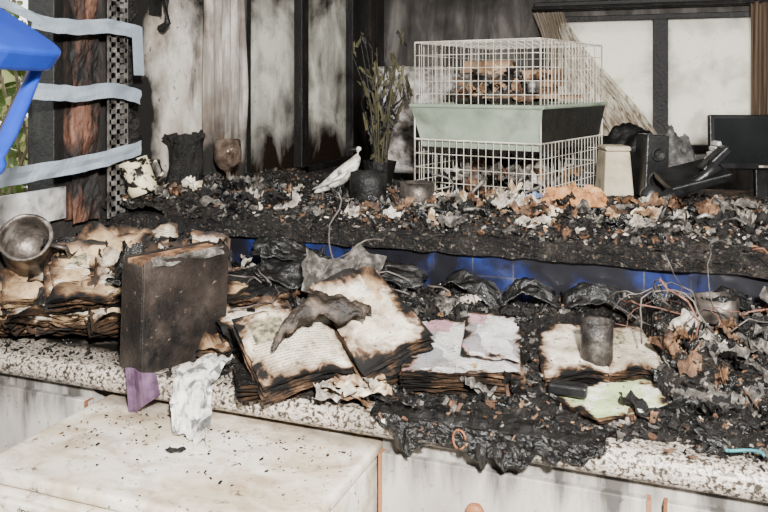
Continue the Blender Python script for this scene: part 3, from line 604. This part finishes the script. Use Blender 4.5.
b=MB(); b.tube([Vector((-.40+.012*math.cos(a),1.43,.885+.018*math.sin(a))) for a in [i*.4 for i in range(15)]],.002,6); b.build('rusty_ring',[trim_w],smooth=True)
# ------------------------------------------------------------------ bar-top objects
e=empty('pet_cage'); CM=T(-.885,2.60,1.165,math.radians(-13))
W,D,Hc=.46,.57,.52
def cp(x,y,z): return CM@Vector((x,y,z))
b=MB(); wr=.0011
def wire(a,c,r=wr): b.tube([cp(*a),cp(*c)],r,4,0,False)
def panel(o,ux,L,z0,z1,nv,zs):
    for i in range(nv+1):
        t=L*i/nv; a=(o[0]+ux[0]*t,o[1]+ux[1]*t); wire((a[0],a[1],z0),(a[0],a[1],z1),wr if i not in(0,nv) else .003)
    for z in zs: wire((o[0],o[1],z),(o[0]+ux[0]*L,o[1]+ux[1]*L,z),wr if z not in(zs[0],zs[-1]) else .0028)
def zl(a,c,n): return [a+(c-a)*i/n for i in range(n+1)]
for z0,z1,n in((.30,Hc,5),(.0,.19,4)):
    panel((0,0),(1,0),W,z0,z1,17,zl(z0,z1,n)); panel((0,D),(1,0),W,z0,z1,17,zl(z0,z1,n))
    panel((0,0),(0,1),D,z0,z1,19,zl(z0,z1,n)); panel((W,0),(0,1),D,z0,z1,19,zl(z0,z1,n))
for i in range(18): wire((W*i/17,0,Hc),(W*i/17,D,Hc))
for i in range(8): wire((0,D*i/7,Hc),(W,D*i/7,Hc))
for x,y in((0,0),(W,0),(0,D),(W,D)): wire((x,y,0),(x,y,Hc),.003)
b.build('wire_mesh',[wirew],parent=e)
b=MB()
t0=[(-.01,-.01),(W+.01,-.01),(W+.01,D+.01),(-.01,D+.01)]; t1=[(.02,.02),(W-.01,.02),(W-.01,D-.02),(.02,D-.02)]
vs=[cp(x,y,.30) for x,y in t0]+[cp(x,y,.165) for x,y in t1]
b.add(vs,[(0,4,5,1)],0); b.add(vs,[(1,5,6,2)],1); b.add(vs,[(2,6,7,3),(3,7,4,0),(4,7,6,5)],0)  # right side face is black, the other faces grey-green
b.build('tray',[tray_m,blk],parent=e,solid=.004)
b=MB()
for a,c in((t0[0],t0[1]),(t0[1],t0[2]),(t0[2],t0[3]),(t0[3],t0[0])): b.tube([cp(a[0],a[1],.305),cp(c[0],c[1],.305)],.007,8)
b.build('tray_rim',[tray_m],parent=e)
b=MB(); MR=CM.to_3x3()
b.box(cp(.25,.3,.335),(.40,.2,.012),0,MR); b.box(cp(.13,.25,.375),(.2,.12,.08),1,MR,.1); b.box(cp(.10,.38,.43),(.18,.06,.06),0,MR,.1); b.box(cp(.34,.3,.40),(.1,.1,.06),0,MR,.1)
for i in range(46): b.sheet(cp(R.uniform(.05,.4),R.uniform(.1,.45),.33+R.uniform(0,.08)),.07,.05,(R.gauss(0,.5),R.gauss(0,.5),R.uniform(0,6)),.02,R.choice([0,0,1,2,2,3]),6)
b.build('bedding',[card,ashg,brown,char],parent=e)
b=MB(); b.lathe([(0,0),(.018,0),(.022,.04),(.02,.04),(.016,.004),(0,.004)],T(*cp(.37,.15,.35)),18); b.build('feeding_cup',[metal],parent=e,smooth=True)
b=MB()
for i in range(34): b.sheet(cp(R.uniform(.04,.4),R.uniform(.05,.5),R.uniform(.01,.08)),.09,.06,(R.gauss(0,.5),R.gauss(0,.5),R.uniform(0,6)),.03,R.choice([0,0,1,2,2,3]),6)
b.build('lower_litter',[char,ashg,brown,ashl],parent=e)
b=MB()
def cush(sgn):
    def f(u,v):
        x=(u-.5)*.34;z=(v-.5)*.46; k=(1-(abs(u-.5)*2)**3)*(1-(abs(v-.5)*2)**3); t=.075*max(0,k)**.5
        p=Vector((x+.012*noise.noise(Vector((0,z*12,3))),sgn*(t+.05*noise.noise(Vector((x*14,z*14,sgn)))*k+.02*noise.noise(Vector((x*40,z*40,sgn)))*k),z)); return T(-1.10,3.22,1.39,.1,.1)@p
    return f
b.grid(cush(1),34,44); b.grid(cush(-1),34,44); b.build('scorched_cushion',[fluff],smooth=True)
e=empty('bird_figurine'); BM=T(-1.105,2.49,1.172,YAW)@Matrix.Scale(1.05,4)
def q(x,z,y=0): return BM@Vector((x,y,z))
def sc(l): return [a*1.05 for a in l]
b=MB(); b.tube([q(-.095,.0),q(-.075,.012),q(-.045,.03),q(-.01,.052),q(.02,.078),q(.038,.10),q(.05,.122),q(.052,.14),q(.047,.152)],sc([.004,.014,.026,.036,.034,.024,.016,.0185,.008]),16,flat=.8)
b.build('body',[ceramic],smooth=True,parent=e,sub=1)
b=MB(); b.tube([q(.045,.142),q(.028,.142),q(.015,.134)],[.010,.007,.001],8); b.tube([q(0,.03),q(.002,-.02)],.004,6); b.tube([q(.02,.04),q(.024,-.02)],.004,6); b.build('beak_and_legs',[blk],smooth=True,parent=e)
b=MB(); b.tube([q(.035,.09,-.025),q(.0,.06,-.034),q(-.05,.035,-.026),q(-.10,.012,-.01)],sc([.008,.022,.018,.002]),10,flat=.35); b.tube([q(.035,.09,.025),q(.0,.06,.034),q(-.05,.035,.026),q(-.10,.012,.01)],sc([.008,.022,.018,.002]),10,flat=.35)
b.build('wings',[ceramic],smooth=True,parent=e)
b=MB(); b.lathe([(0,0),(.06,0),(.055,.012),(.03,.02),(0,.02)],BM@Matrix.Translation((0,0,-.02)),18,wob=.2); b.build('base',[ashg],parent=e)
b=MB(); b.lathe([(0,0),(.038,.001),(.036,.005),(.007,.010),(.005,.02),(.005,.060),(.012,.070),(.036,.085),(.048,.11),(.050,.14),(.045,.185),(.0435,.185),(.0485,.14),(.0465,.11),(.034,.088),(.004,.075),(0,.074)],T(-1.565,2.50,1.158),32); b.build('wine_goblet',[glass_m],smooth=True)
b=MB(); b.lathe([(0,0),(.05,0),(.055,.03),(.052,.10),(.056,.16),(.058,.19),(.05,.195),(.045,.1),(0,.06)],T(-1.60,2.29,1.175),20,wob=.35)
for i in range(12): a=R.uniform(0,6.28); b.chunk((-1.60+.05*math.cos(a),2.29+.05*math.sin(a),1.365+R.uniform(-.02,.02)),.03,0)
b.build('burnt_jug',[char])
b=MB(); MM=T(-1.575,2.04,1.205,.4,.0,-.35); b.lathe([(0,0),(.042,0),(.045,.02),(.046,.11),(.042,.11),(.041,.02),(0,.01)],MM,28)
b.tube([MM@Vector((.045,0,.09)),MM@Vector((.075,0,.08)),MM@Vector((.075,0,.04)),MM@Vector((.045,0,.025))],.006,8); b.build('cream_mug',[cream],smooth=True)
vessel('charred_bowl',-.97,2.39,1.165,.060,.095,blk,.12)
vessel('sooty_tin_can',-.79,2.345,1.165,.054,.075,tinm,.12)
e=empty('burnt_potted_plant'); b=MB(); b.lathe([(0,0),(.05,0),(.065,.09),(.06,.09),(.045,.01),(0,.06)],T(-1.13,2.89,1.155),20,wob=.1); b.build('pot',[blk],parent=e)
b=MB()
for i in range(26):
    a=R.uniform(0,6.28); r0=R.uniform(0,.03); sp=R.uniform(0,.10); h=R.uniform(.25,.56); c=Vector((-1.13,2.89,1.2))
    pts=[c+Vector((math.cos(a)*(r0+sp*t*t),math.sin(a)*(r0+sp*t*t),h*t)) for t in(0,.25,.5,.75,1)]
    b.tube(pts,[.004,.0035,.003,.002,.001],5,0 if i%3 else 1)
    for k in range(4):
        p=pts[R.randint(1,4)]; b.sheet(p+Vector((R.uniform(-.01,.01),0,R.uniform(-.02,.02))),.012,.07,(math.pi/2+R.gauss(0,.4),R.gauss(0,.4),R.uniform(0,3)),.01,R.choice([1,1,0]),4)
b.build('stems',[blk,leafd],parent=e)
b=MB(); M=T(-.255,2.93,1.155,YAW)
def tb(M,w0,w1,d,h,m=0,zo=0):
    vs=[M@Vector((sx_*w0/2,sy*d/2,zo)) for sx_,sy in((-1,-1),(1,-1),(1,1),(-1,1))]+[M@Vector((sx_*w1/2,sy*d*.4,zo+h)) for sx_,sy in((-1,-1),(1,-1),(1,1),(-1,1))]
    b.add(vs,[(3,2,1,0),(4,5,6,7),(0,1,5,4),(1,2,6,5),(2,3,7,6),(3,0,4,7)],m)
tb(M,.105,.085,.13,.155); tb(M,.09,.09,.13,.015,0,.157); b.build('plastic_bin',[beige],bevel=.006)
e=empty('loudspeaker'); b=MB(); M=T(-.135,2.91,1.155,YAW+.1,0,.06); tb(M,.085,.08,.11,.215); b.build('cabinet',[plblack],parent=e,bevel=.006)
b=MB()
for z,r in((.06,.03),(.15,.022)): b.lathe([(r*1.1,0),(r,.004),(r*.8,.0),(r*.3,-.008),(0,-.004)],M@T(0,-.054,z,0,math.pi/2),20)
b.build('drivers',[blk],parent=e,smooth=True)
b=MB()
def heap(cx,cy,cz,w,d,h,sd,yaw,fr=3.0,am=.35):
    def f(u,v):
        x=(u-.5);y=(v-.5); k=max(0,1-(2*abs(x))**2.5)*max(0,1-(2*abs(y))**2.5); n_=1+am*noise.noise(Vector((x*fr,y*fr,sd)))+am*.35*abs(noise.noise(Vector((x*fr*3,y*fr*3,sd))))
        return T(cx,cy,cz,yaw)@Vector((x*w,y*d,h*k**.45*n_))
    return f
b.grid(heap(-.27,3.50,1.05,.62,.34,.27,3,YAW,4,.4),60,40); b.build('charred_coat',[blk],smooth=True)
b=MB(); b.grid(heap(-.07,3.40,1.05,.20,.2,.28,8,YAW,4,.4),36,36); b.build('grey_cloth_heap',[proc('grey_wool',[(.3,(.02,.019,.018)),(.55,(.09,.086,.082)),(.75,(.25,.24,.23))],30,rough=1,bump=.8,bscale=80)],smooth=True)
e=empty('desk_telephone'); b=MB(); M=T(.0,2.74,1.19,YAW,0,-.25); M3=M.to_3x3()
b.box(M@Vector((.03,.03,.05)),(.20,.15,.03),0,M3@Matrix.Rotation(.3,3,'X')); b.box(M@Vector((.10,.0,.09)),(.11,.06,.03),0,M3@Matrix.Rotation(-.5,3,'Y')); b.build('base_unit',[plblack],parent=e,bevel=.008)
b=MB(); b.tube([M@Vector((-.11,-.05,.0)),M@Vector((-.07,-.03,.018)),M@Vector((-.03,-.02,.022)),M@Vector((.05,-.02,.05)),M@Vector((.09,-.02,.075))],[.03,.027,.017,.017,.028],14); b.build('handset',[plblack],parent=e,smooth=True)
b=MB(); b.lathe([(.012,0),(.028,0),(.03,.006),(.03,.045),(.0,.045)],T(-.125,2.66,1.19,YAW,math.pi/2-.2),20); b.build('earpiece_ring',[plblack],parent=e,smooth=True)
b=MB()
for k in range(5): b.box(M@Vector((.09+.012*k,.05,.07+.015*k)),(.012,.05,.012),0,M3)
b.build('keypad',[paint_w],parent=e)
e=empty('computer_monitor'); M=T(.27,3.55,1.05,YAW-.05,-.05); M3=M.to_3x3(); b=MB()
b.box(M@Vector((0,0,.26)),(.42,.03,.22),0,M3); b.box(M@Vector((0,.02,.26)),(.25,.04,.16),0,M3); b.box(M@Vector((0,.02,.08)),(.05,.03,.16),0,M3); b.box(M@Vector((0,.0,.012)),(.2,.14,.015),0,M3); b.build('casing',[plblack],parent=e,bevel=.005)
b=MB(); b.box(M@Vector((0,-.0165,.265)),(.385,.003,.18),0,M3); b.build('screen',[screen],parent=e)
b=MB(); b.box(M@Vector((0,-.017,.162)),(.04,.003,.008),0,M3); b.build('badge',[ashl],parent=e)
b=MB(); b.grid(heap(-.345,2.55,1.165,.22,.10,.045,11,YAW,6,.9),34,20); b.build('orange_foam_sponge',[orange])
b=MB()
for i in range(20):
    x=R.uniform(-.72,-.42); y=R.uniform(2.32,2.48); b.sheet((x,y,1.185+R.uniform(0,.015)),R.uniform(.04,.10),R.uniform(.03,.05),(R.gauss(0,.35),R.gauss(0,.3),R.uniform(0,6)),.018,R.choices([3,5,2,6],[4,2,5,.5])[0],10)
for i in range(24):
    x=R.uniform(-.2,.35); y=R.uniform(2.2,2.6); b.sheet((x,y,1.185+R.uniform(0,.02)),R.uniform(.04,.10),R.uniform(.03,.05),(R.gauss(0,.4),R.gauss(0,.3),R.uniform(0,6)),.018,R.choices([3,5,2,4,0],[3,2.4,4,4,3])[0],10)
b.build('crumpled_papers',DM+[proc('faded_blue_plastic',[(.3,(.04,.08,.2)),(.7,(.3,.36,.5))],20,rough=.5)])
b=MB(); b.tube([Vector((-.73,2.45,1.16))+Vector((-.06*t,.02*t,.18*t)) + Vector((.05*math.sin(t*3),0,-.09*t*t)) for t in [i/10 for i in range(11)]],.0035,6); b.tube([(-.66,2.42,1.18),(-.60,2.46,1.25)],.006,6); b.tube([(-.52,2.40,1.19),(-.43,2.46,1.23)],.004,6)
for i in range(14):
    x=R.uniform(-1.1,.3);y=R.uniform(2.1,2.5);a=R.uniform(0,6.28);l=R.uniform(.03,.09); b.tube([(x,y,1.185),(x+l*.5*math.cos(a),y+l*.5*math.sin(a),1.2),(x+l*math.cos(a),y+l*math.sin(a),1.185+R.uniform(0,.02))],R.uniform(.002,.006),6)
b.build('bent_metal_rods',[metal],smooth=True)
# ------------------------------------------------------------------ side unit + blue stool
boxo('side_cabinet',(-1.45,.62,.45),(.48,.95,.90),cab_m,bevel=.004)
e=empty('blue_stool')
S=Matrix.Translation(Vector((-1.103,.926,1.667)))@Matrix.Rotation(YAW,4,'Z')@Matrix.Rotation(math.radians(33),4,'Y')@Matrix.Scale(.92,4)
b=MB()
def se(z):
    return [S@Vector((.18*math.copysign(abs(math.cos(a))**.35,math.cos(a)),.17*math.copysign(abs(math.sin(a))**.35,math.sin(a)),z)) for a in [2*math.pi*k/40 for k in range(40)]]
vs=se(-.022)+se(.022); b.add(vs,[(k,(k+1)%40,40+(k+1)%40,40+k) for k in range(40)]+[tuple(range(39,-1,-1)),tuple(range(40,80))]); b.build('seat',[bluep],parent=e,bevel=.008)
b=MB()
for sx_ in(-1,1):
    for sy in(-1,1):
        a=Vector((sx_*.150,sy*.12,-.015)); c=Vector((sx_*.230,sy*.17,-.60)); ts=[0,.06,.12,.24,.30,.33,.35,.38,.40,.44,.8,.92,1]; rs=[.011,.012,.013,.015,.012,.009,.017,.017,.009,.013,.016,.012,.010]
        b.tube([S@a.lerp(c,t) for t in ts],rs,14)
for sy in(-1,1):b.tube([S@Vector((-.19,sy*.145,-.34)),S@Vector((.19,sy*.145,-.34))],.008,10)
for sx_ in(-1,1):b.tube([S@Vector((sx_*.203,-.155,-.42)),S@Vector((sx_*.203,.155,-.42))],.008,10)
b.build('legs',[bluep],parent=e,smooth=True)
# ------------------------------------------------------------------ lights
def area(name,loc,tgt,size,en,col=(1,1,1)):
    l=bpy.data.lights.new(name,'AREA'); l.energy=en; l.size=size; l.color=col; o=bpy.data.objects.new(name,l); bpy.context.collection.objects.link(o)
    o.location=loc; o.rotation_euler=(Vector(tgt)-Vector(loc)).to_track_quat('-Z','Y').to_euler()
area('flash_lamp',(.30,-.20,2.05),(-.6,2.3,1.15),.14,290,(1,.985,.95))
area('ceiling_fill',(.9,1.2,2.42),(.6,1.6,0),.8,32,(1,.985,.96))  # added fill to lift the exposure; no ceiling fitting is known here
l=bpy.data.lights.new('sun','SUN'); l.energy=4; l.angle=.02; l.color=(1,.95,.85); o=bpy.data.objects.new('sun',l); bpy.context.collection.objects.link(o)
o.rotation_euler=Vector((.35,-.75,-.85)).to_track_quat('-Z','Y').to_euler()
w=bpy.data.worlds.new('sky'); bpy.context.scene.world=w; w.use_nodes=True; bg=w.node_tree.nodes['Background']; bg.inputs[0].default_value=(.95,.97,1,1); bg.inputs[1].default_value=3.4
# ------------------------------------------------------------------ camera
c=bpy.data.cameras.new('camera'); o=bpy.data.objects.new('camera',c); bpy.context.collection.objects.link(o); bpy.context.scene.camera=o
o.location=(0,0,1.54); o.rotation_euler=(math.pi/2,0,YAW); c.sensor_width=36; c.lens=37.5; c.shift_y=-171/768; c.clip_start=.02
